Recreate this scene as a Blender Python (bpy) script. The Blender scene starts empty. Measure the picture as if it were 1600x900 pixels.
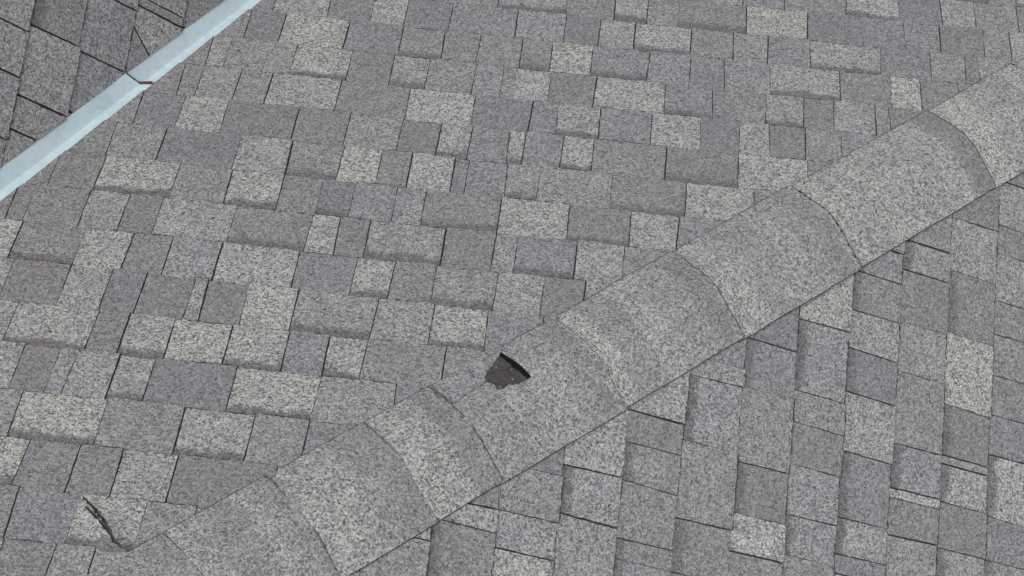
import bpy, bmesh, math, random
from mathutils import Vector, Matrix, noise
import numpy as np

R = math.radians
scene = bpy.context.scene
col = scene.collection

# ------------------------------------------------------------------ camera
cd = bpy.data.cameras.new('camera')
cam = bpy.data.objects.new('camera', cd); col.objects.link(cam)
cd.sensor_width = 36.0
cd.lens = 3358.63 / 1600 * 36.0
cd.clip_start = 0.05; cd.clip_end = 2000
RX = Vector((0.9937582693, 0.1114282283, 0.0053152736))
DN = Vector((0.1071176411, -0.9398413819, -0.3243824717))
FW = Vector((-0.0311498500, 0.3229271232, -0.9459110741))
cam.matrix_world = Matrix(((RX[0], -DN[0], -FW[0], -0.27900043),
                           (RX[1], -DN[1], -FW[1], -1.62796391),
                           (RX[2], -DN[2], -FW[2], 4.63360377),
                           (0, 0, 0, 1)))
scene.camera = cam

# ------------------------------------------------------------------ sky, sun, exposure
SUN_EL, SUN_AZ = R(66), R(-135)            # azimuth measured from +Y towards +X
w = bpy.data.worlds.new('World'); scene.world = w; w.use_nodes = True
nt = w.node_tree; bg = nt.nodes['Background']
sky = nt.nodes.new('ShaderNodeTexSky'); sky.sky_type = 'NISHITA'; sky.sun_disc = False
sky.sun_elevation = SUN_EL; sky.sun_rotation = SUN_AZ
sky.air_density = 1.0; sky.dust_density = 6.0; sky.ozone_density = 0.6
hs = nt.nodes.new('ShaderNodeHueSaturation'); hs.inputs['Saturation'].default_value = 0.15   # overcast sky
nt.links.new(sky.outputs[0], hs.inputs['Color']); nt.links.new(hs.outputs[0], bg.inputs[0])
bg.inputs[1].default_value = 0.15
sl = bpy.data.lights.new('sun', 'SUN'); sl.energy = 0.75; sl.angle = R(24); sl.color = (1.0, 0.985, 0.96)
so = bpy.data.objects.new('sun', sl); col.objects.link(so)
sd = Vector((math.sin(SUN_AZ) * math.cos(SUN_EL), math.cos(SUN_AZ) * math.cos(SUN_EL), math.sin(SUN_EL)))
so.rotation_euler = (-sd).to_track_quat('-Z', 'Y').to_euler()
so.location = sd * 20
vs = scene.view_settings
vs.view_transform = 'Standard'; vs.look = 'None'; vs.gamma = 1.0; vs.use_curve_mapping = False
vs.exposure = 0.15

# ------------------------------------------------------------------ helpers
def tag(o, label=None, cat=None, group=None, kind=None):
    for k, v in (('label', label), ('category', cat), ('group', group), ('kind', kind)):
        if v: o[k] = v
    return o
def empty(name, loc=(0, 0, 0)):
    o = bpy.data.objects.new(name, None); col.objects.link(o)
    o.location = loc; o.empty_display_size = 0.1
    return o
def link(name, me, parent=None):
    o = bpy.data.objects.new(name, me); col.objects.link(o)
    if parent:
        o.parent = parent
        o.matrix_parent_inverse = Matrix.Translation(-parent.location)
    return o

# ------------------------------------------------------------------ materials
def new_mat(name, rough=0.9):
    m = bpy.data.materials.new(name); m.use_nodes = True
    b = m.node_tree.nodes['Principled BSDF']; b.inputs['Roughness'].default_value = rough
    b.inputs['Specular IOR Level'].default_value = 0.25
    return m, m.node_tree, b
def node(nt, t, **kw):
    n = nt.nodes.new(t)
    for k, v in kw.items(): setattr(n, k, v)
    return n
def mth(nt, op, a, b=None, c=None, clamp=False):
    n = nt.nodes.new('ShaderNodeMath'); n.operation = op; n.use_clamp = clamp
    for i, v in enumerate((a, b, c)):
        if v is None: continue
        if isinstance(v, (int, float)): n.inputs[i].default_value = v
        else: nt.links.new(v, n.inputs[i])
    return n.outputs[0]
def ramp(nt, fac, stops, interp='LINEAR'):
    n = nt.nodes.new('ShaderNodeValToRGB'); n.color_ramp.interpolation = interp
    e = n.color_ramp.elements
    while len(e) < len(stops): e.new(0.5)
    for i, (p, c) in enumerate(stops):
        e[i].position = p; e[i].color = (*c, 1) if len(c) == 3 else c
    nt.links.new(fac, n.inputs[0]); return n.outputs[0]
def mixc(nt, fac, a, b, mode='MIX'):
    n = nt.nodes.new('ShaderNodeMix'); n.data_type = 'RGBA'; n.blend_type = mode
    for i, v in ((0, fac), (6, a), (7, b)):
        if isinstance(v, (int, float)): n.inputs[i].default_value = v
        elif isinstance(v, tuple): n.inputs[i].default_value = v
        else: nt.links.new(v, n.inputs[i])
    return n.outputs[2]

def granule_material():
    m, nt, b = new_mat('mineral_granules', 0.92)
    L = nt.links
    tc = node(nt, 'ShaderNodeTexCoord'); co = tc.outputs['Object']
    at = node(nt, 'ShaderNodeAttribute', attribute_name='tab')
    sp = node(nt, 'ShaderNodeSeparateColor'); L.new(at.outputs['Color'], sp.inputs[0])
    tone, band, seed = sp.outputs[0], sp.outputs[1], sp.outputs[2]
    uv = node(nt, 'ShaderNodeUVMap', uv_map='strip'); su = node(nt, 'ShaderNodeSeparateXYZ'); L.new(uv.outputs[0], su.inputs[0])
    # clumps of granules: two sizes of cell, every cell one granule colour
    warp = node(nt, 'ShaderNodeTexNoise'); warp.inputs['Scale'].default_value = 160; warp.inputs['Detail'].default_value = 2
    L.new(co, warp.inputs['Vector'])
    va = node(nt, 'ShaderNodeVectorMath', operation='SCALE'); va.inputs['Scale'].default_value = 0.008; L.new(warp.outputs['Color'], va.inputs[0])
    vb = node(nt, 'ShaderNodeVectorMath', operation='ADD'); L.new(co, vb.inputs[0]); L.new(va.outputs[0], vb.inputs[1])
    v1 = node(nt, 'ShaderNodeTexVoronoi'); v1.inputs['Scale'].default_value = 270; L.new(vb.outputs[0], v1.inputs['Vector'])
    v2 = node(nt, 'ShaderNodeTexVoronoi'); v2.inputs['Scale'].default_value = 480; L.new(vb.outputs[0], v2.inputs['Vector'])
    s1 = node(nt, 'ShaderNodeSeparateColor'); L.new(v1.outputs['Color'], s1.inputs[0])
    s2 = node(nt, 'ShaderNodeSeparateColor'); L.new(v2.outputs['Color'], s2.inputs[0])
    g = mth(nt, 'ADD', mth(nt, 'MULTIPLY', s1.outputs[0], 0.62), mth(nt, 'MULTIPLY', s2.outputs[1], 0.38))
    # mottling: granule blend varies over a few centimetres, and worn patches over tens of centimetres
    n1 = node(nt, 'ShaderNodeTexNoise'); n1.inputs['Scale'].default_value = 28; n1.inputs['Detail'].default_value = 3; L.new(co, n1.inputs['Vector'])
    n2 = node(nt, 'ShaderNodeTexNoise'); n2.inputs['Scale'].default_value = 6; n2.inputs['Detail'].default_value = 3; L.new(co, n2.inputs['Vector'])
    mot = mth(nt, 'ADD', mth(nt, 'MULTIPLY', mth(nt, 'SUBTRACT', n1.outputs[0], 0.5), 0.75),
              mth(nt, 'MULTIPLY', mth(nt, 'SUBTRACT', n2.outputs[0], 0.5), 0.42))
    # printed shadow line near the upslope edge of the exposure, ragged
    edge = mth(nt, 'ADD', su.outputs[1], mth(nt, 'MULTIPLY', mth(nt, 'SUBTRACT', n1.outputs[0], 0.5), 0.045))
    edge = mth(nt, 'ADD', edge, mth(nt, 'MULTIPLY', mth(nt, 'SUBTRACT', s1.outputs[1], 0.5), 0.008))
    mr = node(nt, 'ShaderNodeMapRange', interpolation_type='SMOOTHSTEP'); L.new(edge, mr.inputs['Value'])
    mr.inputs['From Min'].default_value = 0.012; mr.inputs['From Max'].default_value = 0.036
    mr.inputs['To Min'].default_value = 1; mr.inputs['To Max'].default_value = 0
    bf = mth(nt, 'MULTIPLY', mr.outputs[0], band)
    t = mth(nt, 'ADD', tone, mot)
    t = mth(nt, 'MULTIPLY', t, mth(nt, 'SUBTRACT', 1.0, mth(nt, 'MULTIPLY', bf, 0.75)), clamp=True)
    t = mth(nt, 'SUBTRACT', t, mth(nt, 'MULTIPLY', bf, 0.06), clamp=True)
    # colour of the blend for this tone: mauve grey -> blue grey -> neutral -> cream
    base = ramp(nt, t, [(0.0, TONES[0]), (0.25, TONES[1]), (0.5, TONES[2]), (0.75, TONES[3]), (1.0, TONES[4])])
    blue = mixc(nt, mth(nt, 'MULTIPLY', mth(nt, 'GREATER_THAN', seed, 0.65), 0.7), (1, 1, 1, 1), (0.97, 0.99, 1.03, 1))
    base = mixc(nt, 1.0, base, blue, 'MULTIPLY')
    base = mixc(nt, mth(nt, 'MULTIPLY', bf, 0.88), base, (0.138, 0.131, 0.137, 1))
    # darker tabs carry fewer light granules
    amp = mth(nt, 'ADD', 0.66, mth(nt, 'MULTIPLY', t, 0.36))
    gg = mth(nt, 'ADD', 1.0, mth(nt, 'MULTIPLY', mth(nt, 'SUBTRACT', g, 0.5), mth(nt, 'MULTIPLY', amp, CONTR)))
    gg = mth(nt, 'MAXIMUM', gg, 0.18)
    gc = node(nt, 'ShaderNodeCombineColor')
    for i in range(3): L.new(gg, gc.inputs[i])
    colr = mixc(nt, 1.0, base, gc.outputs[0], 'MULTIPLY')
    # single granules differ a little in hue
    hue = ramp(nt, s2.outputs[2], [(0.0, (0.96, 0.98, 1.05)), (0.5, (1, 1, 1)), (1.0, (1.04, 1.0, 0.95))])
    colr = mixc(nt, 0.8, colr, hue, 'MULTIPLY')
    L.new(colr, b.inputs['Base Color'])
    bp = node(nt, 'ShaderNodeBump'); bp.inputs['Strength'].default_value = 0.5; bp.inputs['Distance'].default_value = 0.0012
    L.new(g, bp.inputs['Height']); L.new(bp.outputs[0], b.inputs['Normal'])
    return m
def asphalt_material():
    m, nt, b = new_mat('asphalt_cut_edge', 0.95)
    tc = node(nt, 'ShaderNodeTexCoord')
    n = node(nt, 'ShaderNodeTexNoise'); n.inputs['Scale'].default_value = 350; n.inputs['Detail'].default_value = 2
    nt.links.new(tc.outputs['Object'], n.inputs['Vector'])
    nt.links.new(ramp(nt, n.outputs[0], [(0.35, (0.022, 0.019, 0.019)), (0.7, (0.075, 0.068, 0.068))]), b.inputs['Base Color'])
    return m
def felt_material():
    m, nt, b = new_mat('asphalt_felt', 0.95)
    tc = node(nt, 'ShaderNodeTexCoord')
    n = node(nt, 'ShaderNodeTexNoise'); n.inputs['Scale'].default_value = 120; n.inputs['Detail'].default_value = 6
    v = node(nt, 'ShaderNodeTexVoronoi'); v.inputs['Scale'].default_value = 330
    for q in (n, v): nt.links.new(tc.outputs['Object'], q.inputs['Vector'])
    c = ramp(nt, n.outputs[0], [(0.3, (0.035, 0.032, 0.035)), (0.7, (0.085, 0.078, 0.084))])
    s = node(nt, 'ShaderNodeSeparateColor'); nt.links.new(v.outputs['Color'], s.inputs[0])
    c = mixc(nt, mth(nt, 'GREATER_THAN', s.outputs[0], 0.985), c, (0.30, 0.28, 0.27, 1))
    nt.links.new(c, b.inputs['Base Color'])
    bp = node(nt, 'ShaderNodeBump'); bp.inputs['Strength'].default_value = 0.6; bp.inputs['Distance'].default_value = 0.002
    nt.links.new(n.outputs[0], bp.inputs['Height']); nt.links.new(bp.outputs[0], b.inputs['Normal'])
    return m
def metal_material():
    m, nt, b = new_mat('galvanised_metal', 0.5)
    tc = node(nt, 'ShaderNodeTexCoord')
    n = node(nt, 'ShaderNodeTexNoise'); n.inputs['Scale'].default_value = 55; n.inputs['Detail'].default_value = 5
    n2 = node(nt, 'ShaderNodeTexNoise'); n2.inputs['Scale'].default_value = 9; n2.inputs['Detail'].default_value = 3
    n3 = node(nt, 'ShaderNodeTexNoise'); n3.inputs['Scale'].default_value = 150; n3.inputs['Detail'].default_value = 1
    for q in (n, n2, n3): nt.links.new(tc.outputs['Object'], q.inputs['Vector'])
    f = mth(nt, 'ADD', mth(nt, 'MULTIPLY', n.outputs[0], 0.6), mth(nt, 'MULTIPLY', n2.outputs[0], 0.4))
    c = ramp(nt, f, [(0.35, (METAL[0] * 0.9, METAL[1] * 0.92, METAL[2] * 0.93)), (0.5, METAL), (0.68, (METAL[0] * 1.1, METAL[1] * 1.06, METAL[2] * 1.04))])
    c = mixc(nt, mth(nt, 'MULTIPLY', mth(nt, 'GREATER_THAN', n3.outputs[0], 0.73), 0.7), c, (0.72, 0.76, 0.78, 1))
    n4 = node(nt, 'ShaderNodeTexNoise'); n4.inputs['Scale'].default_value = 22; n4.inputs['Detail'].default_value = 7; n4.inputs['Roughness'].default_value = 0.7
    nt.links.new(tc.outputs['Object'], n4.inputs['Vector'])
    c = mixc(nt, ramp(nt, n4.outputs[0], [(0.52, (0, 0, 0)), (0.70, (0.45,) * 3)]), c, (0.42, 0.47, 0.48, 1))
    nt.links.new(c, b.inputs['Base Color'])
    b.inputs['Metallic'].default_value = 0.1
    nt.links.new(ramp(nt, n2.outputs[0], [(0.3, (0.42,) * 3), (0.7, (0.62,) * 3)]), b.inputs['Roughness'])
    bp = node(nt, 'ShaderNodeBump'); bp.inputs['Strength'].default_value = 0.12; bp.inputs['Distance'].default_value = 0.004
    nt.links.new(n2.outputs[0], bp.inputs['Height']); nt.links.new(bp.outputs[0], b.inputs['Normal'])
    return m
def plain(name, c, rough=0.9):
    m, nt, b = new_mat(name, rough)
    tc = node(nt, 'ShaderNodeTexCoord'); n = node(nt, 'ShaderNodeTexNoise'); n.inputs['Scale'].default_value = 90; n.inputs['Detail'].default_value = 4
    nt.links.new(tc.outputs['Object'], n.inputs['Vector'])
    nt.links.new(ramp(nt, n.outputs[0], [(0.3, tuple(x * 0.7 for x in c)), (0.7, tuple(min(1, x * 1.3) for x in c))]), b.inputs['Base Color'])
    return m

TONES = [(0.196, 0.190, 0.196), (0.213, 0.209, 0.214), (0.238, 0.237, 0.239), (0.273, 0.274, 0.269), (0.308, 0.310, 0.294)]
CONTR = 2.05
METAL = (0.54, 0.655, 0.71)
M_GR = granule_material(); M_AS = asphalt_material(); M_FE = felt_material(); M_ME = metal_material()
M_RU = plain('rusty_sealant', (0.06, 0.038, 0.03)); M_MAT = plain('bare_asphalt_mat', (0.10, 0.092, 0.092)); M_DK = plain('painted_slot_shade', (0.006, 0.006, 0.006)); M_CR = plain('dry_caulk', (0.60, 0.58, 0.58))

# ------------------------------------------------------------------ the roof's planes (metres, origin on the hip)
PM, PR, PLP = 0.6182529, 0.57792013, 1.18009632      # pitches: main, right, steep slope beyond the valley
EX, EY = Vector((1, 0, 0)), Vector((0, 1, 0))
NM = Vector((0, PM, 1)).normalized(); NR = Vector((PR, 0, 1)).normalized(); NL = Vector((PLP, 0, 1)).normalized()
EM = Vector((0, 1, -PM)).normalized(); ER = Vector((1, 0, -PR)).normalized(); EL = Vector((1, 0, -PLP)).normalized()
HIP = Vector((1 / PR, 1 / PM, -1)).normalized()
AM = HIP.cross(NM).normalized(); AM = -AM if AM.x > 0 else AM
BR = HIP.cross(NR).normalized(); BR = -BR if BR.x < 0 else BR
V0 = Vector((-1.42399423, 0.49243901, -0.30445185)); VH = Vector((1 / PLP, 1 / PM, -1)).normalized()
BV = VH.cross(NM).normalized(); BV = -BV if BV.x < 0 else BV          # from the valley across the main slope
CV = VH.cross(NL).normalized(); CV = -CV if CV.x > 0 else CV          # from the valley up the steep slope
PL0 = NL * (NL.dot(V0))
EXPM, EXPR, EXPL = 0.02852 * 4.9, 0.0301 * 4.9, 0.0304 * 4.9
# ------------------------------------------------------------------ where the joints lie (metres along each course) and the tone of each tab; b = printed shadow line
LAY = {
 'M': {
  -2: ['1', -1.2342, '2'],
  -1: ['1.1', -1.2174, '3.2b', -1.0851, '1.5', -0.9848, '2'],
  0: ['4b', -1.3625, '0.4', -1.254, '0.5', -1.1626, '2.8', -1.0506, '0.1'],
  1: ['2', -1.4086, '4b', -1.2305, '1.3', -1.0661, '3b', -0.9208, '1.7', -0.8077, '1'],
  2: ['2.7', -1.4441, '0', -1.37, '2', -1.3343, '2.5', -1.2397, '2.5b', -1.1616, '0', -0.9853, '3.6b', -0.8094, '2', -0.6393, '1'],
  3: ['2.5', -1.4978, '3b', -1.3193, '0.6', -1.2491, '3b', -1.1482, '3.6', -1.0223, '3.4b', -0.8952, '1.5', -0.8059, '3b', -0.7264, '1.1', -0.5512, '1.8'],
  4: ['3', -1.545, '0', -1.4155, '2.6', -1.3221, '0', -1.2446, '0.4', -1.1356, '2.4', -1.0998, '0', -1.0097, '4', -0.8996, '2b', -0.7227, '2.2', -0.5946, '3.5b', -0.471, '1.3'],
  5: ['3.6', -1.5631, '1.4b', -1.416, '3.7', -1.3058, '1', -1.2134, '2', -1.0991, '3.3', -0.9207, '1', -0.7893, '3.3b', -0.7034, '1', -0.6058, '1.8b', -0.4663, '2.5', -0.3603, '0', -0.2676, '2.2'],
  6: ['1', -1.6075, '0.3', -1.5668, '1', -1.439, '2.4', -1.3474, '0', -1.2679, '2.8', -1.0941, '0.9b', -0.9148, '3.4', -0.8461, '0.3', -0.7776, '2b', -0.6004, '0.7', -0.486, '2', -0.434, '1.2b', -0.2947, '2.5', -0.1852, '0.8'],
  7: ['0.8', -1.5997, '0.6', -1.5459, '0.4', -1.4384, '3.6b', -1.259, '1.6', -1.129, '3.3b', -1.0052, '0.9', -0.9106, '0.4b', -0.8344, '1.5', -0.7324, '2.2', -0.6639, '1.1b', -0.4847, '3.3', -0.3196, '0.5b', -0.1759, '2.8', -0.0656, '1.5'],
  8: ['1.2', -1.5273, '1.3', -1.4411, '1.7', -1.3205, '0.2', -1.136, '2.7', -1.0065, '1.8b', -0.885, '4', -0.7901, '1', -0.7155, '3.6', -0.61, '0.7', -0.5774, '1.3', -0.4797, '2b', -0.4039, '1.9', -0.2292, '0.9b', -0.0486, '3.4', 0.1161, '1.5'],
  9: ['2', -1.4072, '1.1', -1.305, '3.3', -1.1933, '0.2', -1.018, '0.9', -0.8892, '1.9', -0.759, '0.4', -0.6623, '2.8b', -0.5863, '1.1', -0.4882, '2.8b', -0.4518, '1.2', -0.3586, '3b', -0.2813, '1', -0.1016, '0.3b', 0.0761, '3.3', 0.2472, '1.4'],
  10: ['1', -1.3299, '1.5', -1.2843, '2.4', -1.1899, '1.8', -1.1102, '2.9', -0.9333, '1', -0.7567, '3.9', -0.5917, '0.6', -0.448, '1', -0.3787, '2.6b', -0.2724, '1.1', -0.1437, '3.4', -0.0185, '0.4', 0.0778, '2.8', 0.1547, '0.6', 0.2428, '1.8', 0.3339, '1.2'],
  11: ['0.8', -1.2866, '2.7', -1.2401, '1.8', -1.071, '3.6b', -0.9253, '0.9', -0.8145, '2.5b', -0.7237, '1.6', -0.605, '2', -0.5325, '1.8', -0.4979, '3.3', -0.4091, '0.4', -0.2957, '3.3', -0.1136, '1.2b', 0.0109, '1.3', 0.1434, '2.4b', 0.2397, '0.5', 0.3164, '2.4', 0.424, '1.9', 0.4631, '1'],
  12: ['1.5', -1.215, '0.3', -1.1237, '3.6', -0.9549, '1', -0.81, '1.9b', -0.6972, '1', -0.6081, '1.4', -0.4939, '1.2b', -0.4167, '4', -0.3095, '1.4b', -0.1656, '1.5', -0.0553, '1', 0.0382, '2.2', 0.1549, '3b', 0.3363, '0.9', 0.4676, '4', 0.5472, '0.7', 0.6434, '1.5'],
  13: ['1.2', -1.1639, '2.8', -1.0193, '0.8', -0.9041, '3', -0.8131, '0.5', -0.6964, '1.4', -0.5183, '2.2', -0.3901, '0', -0.2996, '2.7', -0.2058, '3.3b', -0.0558, '1.4', 0.0581, '1.9', 0.1482, '1.2', 0.2619, '2.5b', 0.4466, '0.8', 0.5786, '1.6', 0.6698, '1', 0.7103, '2.4'],
  14: ['1.5', -1.0397, '0.9', -0.9188, '2.6', -0.8243, '1.8', -0.7125, '1.6', -0.5781, '2.2b', -0.3934, '1.2', -0.2647, '2.6b', -0.176, '1.7', -0.0927, '0.8b', 0.091, '3.8', 0.2554, '0.3', 0.4074, '1.2', 0.5195, '1.6', 0.6125, '0.3', 0.7296, '2', 0.8018, '3'],
  15: ['1.2', -0.0089, '2.4', 0.0793, '1.3', 0.1957, '1.6', 0.3612, '3.4b', 0.5106, '0.4', 0.6264, '2.7', 0.7176, '1.5', 0.8349, '0.8'],
 },
 'R': {
  -3: ['1.5', (14.7, 14.7), '2.3'],
  -2: ['3', (-0.485, -0.485), '2.8b', (-0.5898, -0.5898), '2'],
  -1: ['2.9', (-0.3262, -0.3262), '0.7', (-0.3981, -0.3981), '1.5b', (-0.4838, -0.4838), '1.3', (-0.614, -0.614), '0.9b'],
  0: ['2.3', (-0.2066, -0.2066), '2.3b', (-0.3597, -0.3597), '1.6', (-0.5388, -0.5388), '1.2b'],
  1: ['0.5', (-0.0803, -0.0803), '1b', (-0.2009, -0.2009), '1.8', (-0.3754, -0.3754), '0b', (-0.4929, -0.4929), '3.9', (-0.581, -0.581), '1.2'],
  2: ['3.1', (0.002, 0.002), '2.1b', (-0.1712, -0.1712), '1.8', (-0.2471, -0.2471), '0.4', (-0.3482, -0.3482), '2.2', (-0.4675, -0.4675), '2b', (-0.5599, -0.5599), '1.1'],
  3: ['1.5', (0.166, 0.166), '1.1b', (0.0648, 0.0648), '2.6', (-0.0303, -0.0303), '0.3b', (-0.1385, -0.1385), '2.6', (-0.2826, -0.2826), '1.1b', (-0.4423, -0.4423), '2.9b', (-0.5285, -0.5285), '0.9'],
  4: ['1.4', (0.2852, 0.2852), '2.1b', (0.2081, 0.2081), '0.5', (0.0725, 0.0725), '1.7', (-0.0512, -0.0512), '1.6', (-0.2301, -0.2301), '1.7b', (-0.3399, -0.3399), '3.4', (-0.3632, -0.3632), '0.5', (-0.4527, -0.4527), '1.7'],
  5: ['0.4', (0.3852, 0.3852), '2.2', (0.2469, 0.2469), '0.7b', (0.0844, 0.0844), '4', (-0.0962, -0.0962), '0.3b', (-0.225, -0.225), '2.3', (-0.2473, -0.2473), '3.4b', (-0.3407, -0.3407), '0.5', (-0.4533, -0.4533), '2.5b'],
  6: ['0.8', (0.3304, 0.3304), '2.2', (0.207, 0.207), '1.2', (0.119, 0.119), '1.5', (0.0103, 0.0103), '0.8', (-0.0904, -0.0904), '0.7', (-0.1915, -0.1915), '3.7b', (-0.344, -0.344), '0.9', (-0.4531, -0.4531), '2.1b'],
 },
 'L': {
  -1: ['1.8', (0.3555, 0.3555), '1.3', (0.1964, 0.1964), '1'],
  0: ['0.3b', (0.4979, 0.4979), '1.9', (0.3148, 0.3148), '1.2', (0.2265, 0.2265), '1.6'],
  1: ['1.3', (0.4938, 0.4938), '1', (0.3335, 0.3335), '1.4'],
  2: ['1.5', (0.711, 0.711), '0.3', (0.6856, 0.6856), '2.5', (0.6323, 0.4987), '0.6', (0.4201, 0.4201), '1'],
  3: ['0.2', (0.69, 0.69), '1'],
 },
}
# ------------------------------------------------------------------ shingles
def clip(poly, n, d):
    """keep points with n.p >= d; poly of (x, s)"""
    out = []
    for i in range(len(poly)):
        a, b = poly[i], poly[(i + 1) % len(poly)]
        da, db = n[0] * a[0] + n[1] * a[1] - d, n[0] * b[0] + n[1] * b[1] - d
        if da >= 0: out.append(a)
        if (da >= 0) != (db >= 0):
            t = da / (da - db); out.append((a[0] + t * (b[0] - a[0]), a[1] + t * (b[1] - a[1])))
    return out

class Strip:
    """one course of laminated shingles as ONE mesh: every tab a wedge with ragged butt and cut sides"""
    def __init__(s): s.v = []; s.f = []; s.mi = []; s.uv = []; s.tab = []
    def tab_poly(s, poly, s_up, hfun, tone, band, seed, T, top=0, drop=0.0):
        n = len(poly)
        if n < 3: return
        base = len(s.v)
        if drop: h0 = hfun; hfun = lambda x, q: h0(x, q) - drop
        for (x, q) in poly: s.v.append(T(x, q, hfun(x, q)))
        for (x, q) in poly: s.v.append(T(x, q, -0.0015))
        s.f.append(list(range(base, base + n))); s.mi.append(top)
        for (x, q) in poly: s.uv.append((x, q - s_up)); s.tab.append((tone, band, seed, 1))
        for i in range(n):
            j = (i + 1) % n
            s.f.append([base + i, base + n + i, base + n + j, base + j]); s.mi.append(1)
            for k in (i, i, j, j): s.uv.append((poly[k][0], poly[k][1] - s_up)); s.tab.append((tone, band, seed, 1))
    def build(s, name, parent, flip):
        if not s.f: return None
        me = bpy.data.meshes.new(name)
        fs = [list(reversed(f)) for f in s.f] if flip else s.f
        uv, tb = s.uv, s.tab
        if flip:
            uv, tb, i = [], [], 0
            for f in s.f:
                uv += list(reversed(s.uv[i:i + len(f)])); tb += list(reversed(s.tab[i:i + len(f)])); i += len(f)
        me.from_pydata([tuple(p) for p in s.v], [], fs)
        l = me.uv_layers.new(name='strip'); l.data.foreach_set('uv', [c for p in uv for c in p])
        a = me.attributes.new('tab', 'FLOAT_COLOR', 'CORNER'); a.data.foreach_set('color', [c for p in tb for c in p])
        me.materials.append(M_GR); me.materials.append(M_AS)
        me.polygons.foreach_set('material_index', s.mi)
        me.update()
        return link(name, me, parent)

def jag(a, b, amp, rnd, step=0.006):
    L = math.hypot(b[0] - a[0], b[1] - a[1]); n = max(1, int(L / step))
    nx, ny = -(b[1] - a[1]) / max(L, 1e-6), (b[0] - a[0]) / max(L, 1e-6)
    out = [a]; d = 0
    for i in range(1, n):
        d = 0.45 * d + rnd.gauss(0, amp)
        d = max(-2.2 * amp, min(2.2 * amp, d)); t = i / n
        out.append((a[0] + t * (b[0] - a[0]) + nx * d, a[1] + t * (b[1] - a[1]) + ny * d))
    return out

def rand_tone(rnd):
    return rnd.choice([0.2, 0.4, 0.8, 1, 1.2, 1.5, 1.8, 2, 2.4, 2.8, 3.3, 3.8])

def parse(tok):
    return (float(tok[:-1]), 1.0) if tok.endswith('b') else (float(tok), 0.0)

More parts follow.
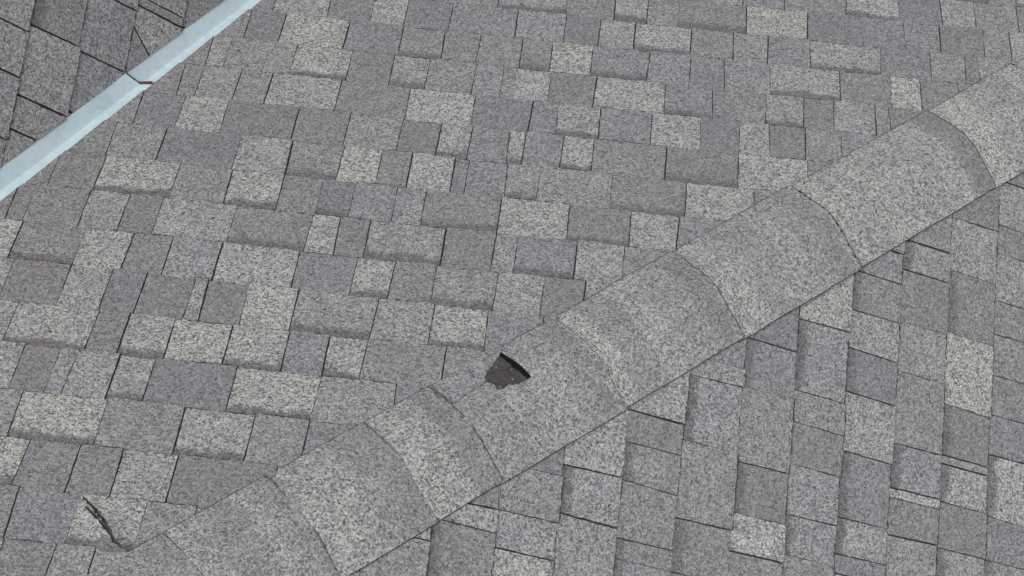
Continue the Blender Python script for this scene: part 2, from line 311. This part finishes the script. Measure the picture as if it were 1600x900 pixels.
def slope_courses(root, k_range, s0, expo, layout, lo, hi, T, clips, seed, along_sign, flip, skip=None, near=None):
    """along = coordinate along the course; layout[k] = [tone, joint, tone, joint ... tone] in the along_sign direction"""
    for k in k_range:
        rnd = random.Random(seed * 1000 + k)
        sa, sb = s0 + k * expo, s0 + (k + 1) * expo
        toks = layout.get(k)
        joints, tones = [], []
        if toks:
            for i, q in enumerate(toks):
                if i % 2: joints.append(q if isinstance(q, tuple) else (q, q))
                else: tones.append(parse(q))
        else:
            x = rnd.uniform(-0.2, 0.1); joints = [(x, x)]
            tones = [(rand_tone(rnd), float(rnd.random() < .35)), (rand_tone(rnd), float(rnd.random() < .35))]
        # carry the course on past the part that was measured, with random tabs
        first = joints[0][0]; last = joints[-1][0]
        end1, end0 = (hi, lo) if along_sign > 0 else (lo, hi)
        x = last
        while (end1 - x) * along_sign > 0:
            x += along_sign * rnd.choice([0.045, 0.08, 0.1, 0.12, 0.14, 0.17, 0.2]); joints.append((x, x))
            tones.append((rand_tone(rnd), float(rnd.random() < .35)))
        x = first
        while (x - end0) * along_sign > 0:
            x -= along_sign * rnd.choice([0.045, 0.08, 0.1, 0.12, 0.14, 0.17, 0.2]); joints.insert(0, (x, x))
            tones.insert(0, (rand_tone(rnd), float(rnd.random() < .35)))
        if seed == 3: tones = [(min(4, a + 0.9), c) for a, c in tones]
        st = Strip(); drift = 0.0
        leans = [rnd.gauss(0, 0.0022) for _ in joints]
        gaps = [rnd.choice({1: [0.0002, 0.0004, 0.0006, 0.0009], 2: [0.0002, 0.0004, 0.0007, 0.0012], 3: [0.0013, 0.0019, 0.0026]}[seed]) for _ in joints]
        for i in range(len(joints) - 1):
            tone, band = tones[i + 1]
            (a0, a1), (b0, b1) = joints[i], joints[i + 1]
            la, lb, ga, gb = leans[i], leans[i + 1], gaps[i], gaps[i + 1]
            if along_sign < 0: (a0, a1), (b0, b1) = (b0, b1), (a0, a1); la, lb, ga, gb = lb, la, gb, ga
            low = band or rnd.random() < 0.3
            ht = (0.0034 if low else 0.0054) + rnd.uniform(-0.0007, 0.0009)
            hu = 0.0009
            tilt = rnd.gauss(0, 0.0035)
            drift = 0.7 * drift + rnd.gauss(0, 0.0012); eb = sb + drift + (0.0012 if not low else -0.0006)
            ea = sa - 0.007
            A, B = (a0 + ga, ea), (b0 - gb, ea)
            Ct, D = (b1 - gb + lb, eb), (a1 + ga + la, eb)
            if B[0] - A[0] < 0.004: continue
            poly = jag(A, B, 0.0, rnd, 0.5) + jag(B, Ct, 0.00035, rnd, 0.009) + jag(Ct, D, 0.0009, rnd, 0.005) + jag(D, A, 0.00035, rnd, 0.009)
            bw = rnd.choice([0.0008, 0.0014, 0.002, 0.0026]); sw, sx = rnd.choice([0.0002, 0.0006, 0.0012]), rnd.choice([0.0002, 0.0006, 0.0012])
            A2, B2, C2, D2 = (A[0] + sw, A[1]), (B[0] - sx, B[1]), (Ct[0] - sx, Ct[1] - bw), (D[0] + sw, D[1] - bw)
            ptop = jag(A2, B2, 0.0, rnd, 0.5) + jag(B2, C2, 0.0004, rnd, 0.009) + jag(C2, D2, 0.0009, rnd, 0.005) + jag(D2, A2, 0.0004, rnd, 0.009)
            for n, d in clips:
                if len(poly) > 2: poly = clip(poly, n, d)
                if len(ptop) > 2: ptop = clip(ptop, n, d + 0.0004)
            if len(poly) < 3 or len(ptop) < 3: continue
            xm = (a0 + b0) / 2
            def hf(x, q, ht=ht, sa=sa, sb=sb, xm=xm, tilt=tilt):
                f = (q - sa) / (sb - sa)
                return hu + (ht - hu) * max(0.0, f) + (x - xm) * tilt * max(0.0, f)
            if skip and skip(k, a0, b0): 
                st.tab_poly(poly, sa, lambda x, q: 0.0003, 0.2, 0, 0.5, T, 1)
                skip_tab(root, k, poly, sa, sb, tone, band, T, (A, B, Ct, D)); continue
            assert not (band and band!=1.0); t2 = min(1.0, max(0.0, tone / 4.0 + rnd.uniform(-0.03, 0.03)))
            sd_ = rnd.random(); st.tab_poly(poly, sa, hf, t2, band, sd_, T, 1, 0.0008)
            st.tab_poly(ptop, sa, hf, t2, band, sd_, T)
        st.build('shingle_course', root, flip)

def underlay(root, corners, name='felt_underlay'):
    me = bpy.data.meshes.new(name)
    n = len(corners)
    down = Vector((0, 0, -0.02))
    v = [tuple(c) for c in corners] + [tuple(c + down) for c in corners]
    f = [list(range(n)), list(range(2 * n - 1, n - 1, -1))] + [[i, i + n, (i + 1) % n + n, (i + 1) % n] for i in range(n)]
    me.from_pydata(v, [], f); me.materials.append(M_FE); me.update()
    bm = bmesh.new(); bm.from_mesh(me); bmesh.ops.recalc_face_normals(bm, faces=bm.faces); bm.to_mesh(me); bm.free()
    return link(name, me, root)

# --- main slope
TM = lambda x, s, h: EX * x + EM * s + NM * h
TR = lambda y, s, h: EY * y + ER * s + NR * h
TL = lambda y, s, h: PL0 + EY * y + EL * s + NL * h
HC = 0.126
BUCK = [(-1.2125, -0.868), (-1.2079, -0.8733), (-1.1822, -0.8998), (-1.1612, -0.9231), (-1.142, -0.95), (-1.1251, -0.9786), (-1.1081, -0.9863), (-1.0884, -0.9902)]

def skip_tab(root, k, poly, sa, sb, tone, band, T, quad):
    """the buckled tab: a fine sheet pushed up along a tear that shows the dark mat"""
    A, B, Ct, D = quad
    nx, ns = 100, 76
    rnd = random.Random(5)
    pts = []; tn = []
    def dist(x, s):
        best = (9, 0, 0); tot = 0
        for i in range(len(BUCK) - 1):
            ax, ay = BUCK[i]; bx, by = BUCK[i + 1]; L = math.hypot(bx - ax, by - ay)
            t = max(0, min(1, ((x - ax) * (bx - ax) + (s - ay) * (by - ay)) / L / L))
            dx, dy = x - ax - t * (bx - ax), s - ay - t * (by - ay); d = math.hypot(dx, dy)
            if d < best[0]: best = (d, tot + t * L, (bx - ax) * dy - (by - ay) * dx)
            tot += L
        return best[0], best[1] / tot, best[2]
    for j in range(ns + 1):
        v = j / ns
        for i in range(nx + 1):
            u = i / nx
            x = (A[0] * (1 - u) + B[0] * u) * (1 - v) + (D[0] * (1 - u) + Ct[0] * u) * v
            s = A[1] * (1 - v) + D[1] * v
            d, l, side = dist(x, s)
            if j == ns: s += rnd.gauss(0, 0.0008)
            h = 0.0009 + 0.004 * max(0, (s - sa) / (sb - sa))
            wd = 0.0014 + 0.0052 * math.sin(min(1, l * 1.15) * math.pi) ** 0.8 if l < 0.72 else 0.0014 + 0.0052 * 0.72 + 0.012 * (l - 0.72)
            amp = 0.25 + math.sin(min(1, max(0, l)) * math.pi) * 0.75
            if side < 0: h += 0.011 * amp * math.exp(-(d / 0.040) ** 1.3)
            else: h += 0.006 * amp * math.exp(-(d / 0.028) ** 1.3)
            wd *= 0.58 + 0.6 * noise.noise(Vector((x * 110, s * 110, 1)))
            inside = d < wd and 0.0 < l < 1.0 and noise.noise(Vector((x * 300, s * 300, 8))) > -0.38
            for (b0, b1, b2, b3) in ((-1.2011, -0.8956, -1.1747, -0.9199), (-1.1747, -0.9199, -1.1481, -0.9509), (-1.1481, -0.9509, -1.1311, -0.9639), (-1.192, -0.905, -1.171, -0.9265), (-1.125, -0.975, -1.104, -0.962)):
                L2 = (b2 - b0) ** 2 + (b3 - b1) ** 2; tt_ = max(0, min(1, ((x - b0) * (b2 - b0) + (s - b1) * (b3 - b1)) / L2))
                dd = math.hypot(x - b0 - tt_ * (b2 - b0), s - b1 - tt_ * (b3 - b1))
                if dd < 0.0016 * (1 + 1.2 * noise.noise(Vector((x * 90, s * 90, 6)))): inside = True
            if inside: h = 0.0022 + 0.001 * noise.noise(Vector((x * 220, s * 220, 3)))
            # a few fold wrinkles beside the tear
            if side < 0: h += 0.0012 * math.exp(-((d - 0.017) / 0.003) ** 2) * amp
            pts.append(T(x, s, h)); tn.append(1 if inside else 0)
    me = bpy.data.meshes.new('buckled_tab'); faces = []; mi = []; W = nx + 1
    for j in range(ns):
        for i in range(nx):
            q = [j * W + i, j * W + i + 1, (j + 1) * W + i + 1, (j + 1) * W + i]
            faces.append(q); mi.append(1 if sum(tn[a] for a in q) >= 1 else 0)
    ring = [i for i in range(W)] + [j * W + nx for j in range(1, ns + 1)] + [ns * W + i for i in range(nx - 1, -1, -1)] + [j * W for j in range(ns - 1, 0, -1)]
    n0 = len(pts)
    for r in ring: pts.append(pts[r] - NM * 0.008)
    for a in range(len(ring)):
        b = (a + 1) % len(ring); faces.append([ring[a], n0 + a, n0 + b, ring[b]]); mi.append(1)
    me.from_pydata([tuple(p) for p in pts], [], faces)
    me.uv_layers.new(name='strip'); me.attributes.new('tab', 'FLOAT_COLOR', 'CORNER'); l = me.uv_layers['strip']; at = me.attributes['tab']
    for lp in me.loops:
        p = me.vertices[lp.vertex_index].co
        l.data[lp.index].uv = (p.dot(EX), p.dot(EM) - sa); at.data[lp.index].color = (tone / 4, band, 0.2, 1)
    me.materials.append(M_GR); me.materials.append(M_MAT)
    me.polygons.foreach_set('material_index', mi); me.update()
    o = link('buckled_tab', me, root)
    o['label'] = 'cream tab buckled up along a dark tear'

G_SL = 'roof slopes'
main = tag(empty('roof_slope', (0, 0, 0)), 'large central shingled roof slope between the pale metal valley and the diagonal hip cap', 'roof slope', G_SL)
# clip lines in (x, s)
cm = [((AM.dot(EX), AM.dot(EM)), HC), ((BV.dot(EX), BV.dot(EM)), BV.dot(V0) + 0.0255)]
slope_courses(main, range(-11, 20), -0.175 * 4.9, EXPM, LAY['M'], -3.4, 3.4, TM, cm, 1, 1, False,
              skip=lambda k, a, b: k == -1 and a < -1.15 < b)
def on_main(t, w): return HIP * t + AM * w
def on_v(t, w, side): return V0 + VH * t + (BV if side else CV) * w
lowM = NM * -0.0035; lowR = NR * -0.0035; lowL = NL * -0.0035
hp = lambda t: HIP * t
vp = lambda t: V0 + VH * t
underlay(main, [hp(-2.6) + AM * 0.02 + lowM, hp(4.5) + AM * 0.02 + lowM, vp(3.9) + lowM, vp(-2.6) + lowM])
right = tag(empty('roof_slope', (0.6, -0.2, 0)), 'shingled roof slope in the lower right, beyond the dark edge of the hip cap', 'roof slope', G_SL)
cr = [((BR.dot(EY), BR.dot(ER)), HC)]
slope_courses(right, range(-10, 17), -0.0038 * 4.9, EXPR, LAY['R'], -2.3, 3.2, TR, cr, 2, -1, True)
underlay(right, [hp(-2.6) + BR * 0.02 + lowR, hp(3.34) + BR * 0.02 + lowR, TR(-2.3, 2.597, -0.0035), TR(-2.3, -1.6, -0.0035)])
left = tag(empty('roof_slope', (-1.9, 0.9, 0.2)), 'steep dark grey shingled roof slope in the corner beyond the pale metal valley', 'roof slope', G_SL)
cl = [((CV.dot(EY), CV.dot(EL)), CV.dot(V0) - CV.dot(PL0) + 0.044)]
slope_courses(left, range(-10, 9), -0.2131 * 4.9, EXPL, LAY['L'], -1.6, 3.4, TL, cl, 3, -1, True)
underlay(left, [vp(-2.6) + lowL, vp(3.9) + lowL, TL(3.6, -2.5, -0.0035), TL(-1.6, -2.5, -0.0035)])

# ------------------------------------------------------------------ hip cap shingles
HOLE = [(-0.6623, 0.16), (-0.6623, 0.136), (-0.6385, 0.1361), (-0.6263, 0.1311), (-0.6202, 0.1131), (-0.6150, 0.092), (-0.6011, 0.0744), (-0.5966, 0.063), (-0.5860, 0.049), (-0.5778, 0.0429), (-0.5602, 0.0316), (-0.5469, 0.0237), (-0.5292, 0.0226), (-0.511, 0.024), (-0.511, 0.1216), (-0.4812, 0.1300), (-0.4500, 0.1372), (-0.43, 0.16)]
def in_poly(x, y, P):
    c = False; n = len(P); x += 0.0009 * noise.noise(Vector((y * 130, x * 130, 0))); y += 0.0009 * noise.noise(Vector((y * 130, x * 130, 4)))
    for i in range(n):
        (x1, y1), (x2, y2) = P[i], P[i - 1]
        if (y1 > y) != (y2 > y) and x < (x2 - x1) * (y - y1) / (y2 - y1) + x1: c = not c
    return c
UPN = (NM + NR).normalized()
def cap_point(t, w, h):
    r = 0.031; q = math.sqrt(w * w + r * r); rr, ll = (q + w) / 2, (q - w) / 2
    k = 0.5 + 0.5 * w / q
    n = (NM * (1 - k) + NR * k).normalized()
    return HIP * t + AM * ll + BR * rr + n * h
hip = tag(empty('hip_ridge', (0, 0, 0)), 'rounded diagonal band of grey cap shingles with a triangular black hole torn in it', 'hip cap', None)
CREASES = [(0.50, -0.02, 0.03), (0.62, -0.03, 0.035), (0.05, -0.1, -0.02), (-0.17, -0.01, 0.03), (-0.78, -0.02, 0.05), (0.83, -0.02, 0.07), (-0.03, 0.0, 0.0)]
ZONES = [(-2.3, .3), (-2.2, -.3), (-2.0, .4), (-1.9, -.2), (-1.7, .3), (-1.55, -.4), (-1.41, .1), (-1.335, -1.0), (-1.24, 0), (-1.139, .7), (-1.0, -.7), (-.887, .6), (-.77, -.8), (-.69, -.5), (-.6, 0), (-.51, .5),
         (-.445, -.3), (-.353, .9), (-.29, -.6), (-.2, .4), (-.1, -.5), (-.03, -.9), (.03, .5), (.15, -.4), (.25, .3), (.32, -.6), (.43, .9), (.5, .1), (.6, .5), (.72, -.1), (.82, .3), (.976, .7), (1.08, -.3), (1.17, -.7), (1.25, .2), (1.4, -.4), (1.55, .3), (1.75, -.3), (2.0, .2)]
def zone(t, w_):
    """bands of lighter and darker granule blend across the caps, with ragged, slightly slanting limits"""
    tq = t + 0.05 * w_ + 0.012 * noise.noise(Vector((t * 3, w_ * 22, 1))) + 0.006 * noise.noise(Vector((t * 90, w_ * 90, 1)))
    v = 0.0
    for a, d in ZONES:
        if tq >= a: v = d
    v += 0.5 * (0.5 if math.sin(tq * 71 + 2.2 * math.sin(tq * 23)) > 0.3 else -0.3)
    return v * 1.0 - 0.15
def cap(t0, t1, wl, wr, tone, band, seed, hole=False, butt=0.0072, label=None, fade=0.0):
    rnd = random.Random(seed)
    ta = t0 - 0.02
    dt = 0.0032 if hole else 0.006; dw = 0.003 if hole else 0.0055
    nt_, nw = int((t1 - ta) / dt), int((wl + wr) / dw)
    ph = rnd.uniform(0, 50); edge = [0.0] * (nw + 1); d = 0
    for i in range(nw + 1): d = 0.5 * d + rnd.gauss(0, 0.0008); edge[i] = d
    P, Q, TT = [], [], []
    for j in range(nt_ + 1):
        for i in range(nw + 1):
            f = j / nt_; t = ta + (t1 + edge[i] * (f > 0.9) - ta) * f
            if hole and abs(t + 0.511) < (t1 - ta) / nt_ / 2: t = -0.511
            g = i / nw if 0 < i < nw else i / nw
            if i == 1: g = 0.0016 / (wl + wr)
            elif i == nw - 1: g = 1 - 0.0016 / (wl + wr)
            wv = 0.0016 * noise.noise(Vector((t * 9, ph, 0))) + 0.0006 * noise.noise(Vector((t * 90, ph, 5)))
            l, r = wl + wv, wr + 0.0018 * noise.noise(Vector((t * 8, ph, 9))) + 0.0005 * noise.noise(Vector((t * 90, ph, 15)))
            cut = max(0, (t - (t1 - 0.012)) / 0.012) ** 2 * 0.005     # worn corners at the butt
            w_ = -(l - cut) + (l + r - 2 * cut) * g
            ff = max(0, (t - t0) / (t1 - t0))
            h = 0.0066 + (butt - 0.0028) * ff - (0.0028 if t < t0 - (0.0 if butt > 0.009 or seed in (50, 52) else 0.007) else 0)
            h += 0.0016 * noise.noise(Vector((t * 6, w_ * 9, ph)))
            h += 0.0034 * max(0, w_ / 0.14) ** 3 if w_ > 0 else -0.003 * (w_ / 0.14) ** 2 * (1 - ff)
            for zt, zd in ZONES:
                if abs(t - zt) < 0.012: h -= 0.0007 * math.exp(-((t + 0.05 * w_ - zt) / 0.003) ** 2) * (0.5 + noise.noise(Vector((w_ * 20, zt * 50, 3))))
            for ct, c0, c1 in CREASES:
                if c0 - 0.02 < w_ < c1 + 0.02 and abs(t - ct) < 0.02:
                    h -= 0.0022 * math.exp(-((t - ct + 0.05 * w_) / 0.0035) ** 2) * max(0, min(1, (w_ - c0 + 0.02) / 0.02)) * max(0, min(1, (c1 + 0.02 - w_) / 0.02))
            if hole:
                # lifted lip on the down-hip side of the tear
                W = -w_
                if t > -0.512: h += 0.006 * math.exp(-((t + 0.511) / 0.045) ** 2) * math.exp(-((W - 0.065) / 0.036) ** 2)
                else: h -= 0.0035 * math.exp(-((t + 0.545) / 0.05) ** 2) * math.exp(-((W - 0.06) / 0.05) ** 2)
            P.append(cap_point(t, w_, h)); Q.append(cap_point(t, w_, h - 0.0032)); TT.append((t, w_))
    Wd = nw + 1; keep = {}
    for j in range(nt_):
        for i in range(nw):
            tc_ = (TT[j * Wd + i][0] + TT[(j + 1) * Wd + i][0]) / 2; wc = (TT[j * Wd + i][1] + TT[j * Wd + i + 1][1]) / 2
            if hole and in_poly(tc_, -wc, HOLE): continue
            keep[(i, j)] = True
    faces, mi = [], []; off = len(P)
    for (i, j) in keep:
        q = [j * Wd + i, j * Wd + i + 1, (j + 1) * Wd + i + 1, (j + 1) * Wd + i]
        faces.append(q); mi.append(1 if i == 0 or i == nw - 1 or (j == nt_ - 1 and butt > 0.0083 and rnd.random() < 0.3) else 0); faces.append([off + a for a in reversed(q)]); mi.append(1)
        for (di, dj, a, b) in ((0, -1, 0, 1), (1, 0, 1, 2), (0, 1, 2, 3), (-1, 0, 3, 0)):
            if (i + di, j + dj) not in keep:
                faces.append([q[b], q[a], off + q[a], off + q[b]]); mi.append(1)
    me = bpy.data.meshes.new('cap_shingle'); me.from_pydata([tuple(p) for p in P + Q], [], faces)
    me.uv_layers.new(name='strip'); me.attributes.new('tab', 'FLOAT_COLOR', 'CORNER'); lay = me.uv_layers['strip']; at = me.attributes['tab']
    nP = len(P)
    for lp in me.loops:
        v = lp.vertex_index % nP; t, w_ = TT[v]
        bb = max(0, min(1, 2.2 - abs(t1 - t) / 0.040)) * band                       # darker granules at the butt end
        tt = max(0, min(1, tone / 4 - bb * 0.75 + zone(t, w_) / 4))
        lay.data[lp.index].uv = (w_, 1.0); at.data[lp.index].color = (tt, 0, 0.3, 1)
    me.materials.append(M_GR); me.materials.append(M_AS)
    me.polygons.foreach_set('material_index', mi)
    me.polygons.foreach_set('use_smooth', [k < len(faces) and faces[k][0] < off for k in range(len(faces))]); me.update()
    o = link('cap_shingle', me, hip)
    if label: o['label'] = label
    return o
JT = [-2.35, -2.1, -1.87, -1.63, -1.39, -1.14, -0.885, -0.705, -0.34, 0.04, 0.45, 0.98, 1.33, 1.62, 1.9, 2.2, 2.5, 2.8]
TN = [2.4, 2.6, 2.4, 2.5, 2.8, 2.5, 2.7, 2.4, 2.6, 2.7, 2.9, 3.3, 2.9, 2.7, 2.6, 2.6, 2.6]
BD = [.1, .1, .1, .15, .35, .25, .35, .3, .25, .3, 1.0, .2, .1, .1, .1, .1, .1]
for i in range(len(JT) - 1):
    hole = abs(JT[i] + 0.705) < 1e-6
    cap(JT[i], JT[i + 1], 0.1365, 0.1445 + (0.0015 if i % 2 else -0.001), TN[i], BD[i], 40 + i, hole,
        butt=0.0095 if i in (9, 11) else (0.0026 if i < 8 else 0.0055), label='cap shingle with a triangular hole torn through to black felt' if hole else None,
        fade=0.12 if i in (8, 9) else 0.0)

def torn_tab():
    out = [(-0.500, 0.1285), (-0.5101, 0.1216), (-0.53, 0.1135), (-0.553, 0.1015), (-0.575, 0.0925), (-0.5943, 0.0821), (-0.601, 0.070), (-0.70, 0.062), (-0.70, 0.1285)]
    pts = []
    rr_ = random.Random(9)
    for i in range(len(out)): pts += jag(out[i], out[(i + 1) % len(out)], 0.0008, rr_, 0.005)
    st = Strip()
    xs_ = [(p.dot(EX), p.dot(EM)) for p in (HIP * t + AM * w_ for t, w_ in pts)]
    st.tab_poly(xs_, 0.0, lambda x, q: 0.0046, 0.42, 0.0, 0.9, TM)
    for k_ in range(len(st.uv)): st.uv[k_] = (st.uv[k_][0], 1.0)
    a2 = sum((xs_[i][0] * xs_[i - 1][1] - xs_[i - 1][0] * xs_[i][1]) for i in range(len(xs_)))
    o = st.build('torn_tab', main, a2 > 0)
    o['label'] = 'torn corner of grey tab beside the black hole'
torn_tab()
# what shows inside the torn hole: a scuffed felt layer, and a black sheet painting the shade under the lifted lip
def under_patch(name, ts, ws, h, mat, wob):
    v, f = [], []
    for j, t in enumerate(ts):
        for i, w_ in enumerate(ws):
            e = wob * noise.noise(Vector((w_ * 120, 2, t * 30))) if j == len(ts) - 1 else 0
            v.append(cap_point(t + e, w_, h + 0.001 * noise.noise(Vector((t * 40, w_ * 40, 7)))))
    W = len(ws); n = len(v)
    for p in list(v): v.append(p - UPN * 0.003)
    for j in range(len(ts) - 1):
        for i in range(W - 1):
            q = [j * W + i, j * W + i + 1, (j + 1) * W + i + 1, (j + 1) * W + i]
            f.append(q); f.append([n + a for a in reversed(q)])
    rim = list(range(W)) + [j * W + W - 1 for j in range(1, len(ts))] + [(len(ts) - 1) * W + i for i in range(W - 2, -1, -1)] + [j * W for j in range(len(ts) - 2, 0, -1)]
    for a in range(len(rim)):
        c = rim[(a + 1) % len(rim)]; f.append([rim[a], n + rim[a], n + c, c])
    me = bpy.data.meshes.new(name); me.from_pydata([tuple(p) for p in v], [], f); me.materials.append(mat); me.update()
    bm = bmesh.new(); bm.from_mesh(me); bmesh.ops.recalc_face_normals(bm, faces=bm.faces); bm.to_mesh(me); bm.free()
    return link(name, me, hip)
wsp = [-0.124 + 0.005 * i for i in range(24)]
under_patch('exposed_felt', [-0.63 + 0.00775 * i for i in range(15)], wsp, 0.0046, M_FE, 0.003)
under_patch('painted_slot_shade', [-0.535 + 0.01 * i for i in range(10)], wsp, 0.0014, M_DK, 0)

# ------------------------------------------------------------------ valley flashing
val = tag(empty('valley_flashing', V0), 'pale blue folded metal valley strip with a rusty lap joint', 'flashing', None)
def valley_sheet(segs, hoff, name='metal_sheet', mat=None):
    """segs: list of (t_left, t_centre, t_right, extra height)"""
    ws = [(-0.0455, 0), (-0.044, 0), (-0.006, 0), (0, 1), (0.005, 0), (0.0255, 0), (0.0275, 0)]
    v, f = [], []
    for (tl, tc_, tr, eh) in segs:
        for (w_, c) in ws:
            t = tc_ + (tl - tc_) * min(1.0, -w_ / 0.044) if w_ < 0 else tc_ + (tr - tc_) * min(1.0, w_ / 0.0255)
            n = NL if w_ < -0.001 else (NM if w_ > 0.001 else (NM + NL).normalized())
            p = V0 + VH * t + (CV * -w_ if w_ < 0 else BV * w_) + n * (hoff + eh + (0.0006 if c else 0))
            v.append(p)
    W = len(ws)
    for j in range(len(segs) - 1):
        for i in range(W - 1): f.append([j * W + i, j * W + i + 1, (j + 1) * W + i + 1, (j + 1) * W + i])
    me = bpy.data.meshes.new(name); me.from_pydata([tuple(p) for p in v], [], f); me.materials.append(mat or M_ME); me.update()
    bm = bmesh.new(); bm.from_mesh(me); bmesh.ops.recalc_face_normals(bm, faces=bm.faces)
    if sum(fc.normal.z for fc in bm.faces) < 0: bmesh.ops.reverse_faces(bm, faces=bm.faces)
    bm.to_mesh(me); bm.free()
    o = link(name, me, val)
    sm = o.modifiers.new('thickness', 'SOLIDIFY'); sm.thickness = 0.0009; sm.offset = -1
    return o
def tv(p): return (Vector(p) - V0).dot(VH)
LA, LB, LC = tv((-1.4609, 0.4946, -0.2608)), tv((-1.4427, 0.4802, -0.2824)), tv((-1.4025, 0.491, -0.3035))
LM = (LB + LC) / 2
lower = valley_sheet([(LA - .06, LM - .06, LC - .06, -.0006), (0.6, 0.6, 0.6, 0), (1.7, 1.7, 1.7, 0), (3.6, 3.6, 3.6, 0)], 0.0004)
upper = valley_sheet([(-2.4, -2.4, -2.4, 0), (-1.1, -1.1, -1.1, 0), (LA - .09, LM - .09, LC - .09, 0.0008), (LA, LM, LC, 0.0038)], 0.0004)
# beads along the lap: dry caulk smear on the lower sheet, dark rusty sealant in the joint
def bead(pts, rad, name, mat, flat=0.5):
    v, f = [], []; K = 8
    for i, (p, r) in enumerate(zip(pts, rad)):
        d = (pts[min(i + 1, len(pts) - 1)] - pts[max(i - 1, 0)]).normalized()
        n = (NM + NL).normalized(); sdir = d.cross(n).normalized(); n2 = sdir.cross(d).normalized()
        for k in range(K):
            a = 2 * math.pi * k / K; v.append(p + sdir * math.cos(a) * r + n2 * math.sin(a) * r * flat)
    for i in range(len(pts) - 1):
        for k in range(K): f.append([i * K + k, i * K + (k + 1) % K, (i + 1) * K + (k + 1) % K, (i + 1) * K + k])
    f.append(list(range(K - 1, -1, -1))); f.append([(len(pts) - 1) * K + k for k in range(K)])
    me = bpy.data.meshes.new(name); me.from_pydata([tuple(p) for p in v], [], f); me.materials.append(mat); me.update()
    return link(name, me, val)
rl = random.Random(3)
def lap_pt(q, dt, h):
    """q 0..1 along the lap from the steep slope's edge over the fold to the main slope's edge"""
    if q < 0.55:
        a = q / 0.55; w_ = 0.044 * (1 - a); return V0 + VH * (LA + (LM - LA) * a + dt) + CV * w_ + NL * h
    a = (q - 0.55) / 0.45; w_ = 0.0255 * a; return V0 + VH * (LM + (LC - LM) * a + dt) + BV * w_ + NM * h
N = 26
bead([lap_pt(i / N, 0.002 + rl.gauss(0, .0004), 0.0025 if i < 14 else 0.006) for i in range(N + 1)], [0.0024 + rl.uniform(0, .0012) + (.0014 if i > 16 else 0) for i in range(N + 1)], 'sealant_bead', M_RU, 0.6)
bead([lap_pt(i / N, 0.012 if i > 11 else 0.007, 0.0012) for i in range(11, N - 1)], [0.001 + 0.0045 * math.sin(math.pi * (i - 11) / (N - 12)) for i in range(11, N - 1)], 'caulk_smear', M_CR, 0.12)

# ------------------------------------------------------------------ ground far below the eaves
me = bpy.data.meshes.new('ground'); me.from_pydata([(-600, -600, -6), (600, -600, -6), (600, 600, -6), (-600, 600, -6)], [], [[0, 1, 2, 3]])
me.materials.append(plain('lawn', (0.05, 0.07, 0.03))); me.update()
tag(link('ground', me), kind='structure')
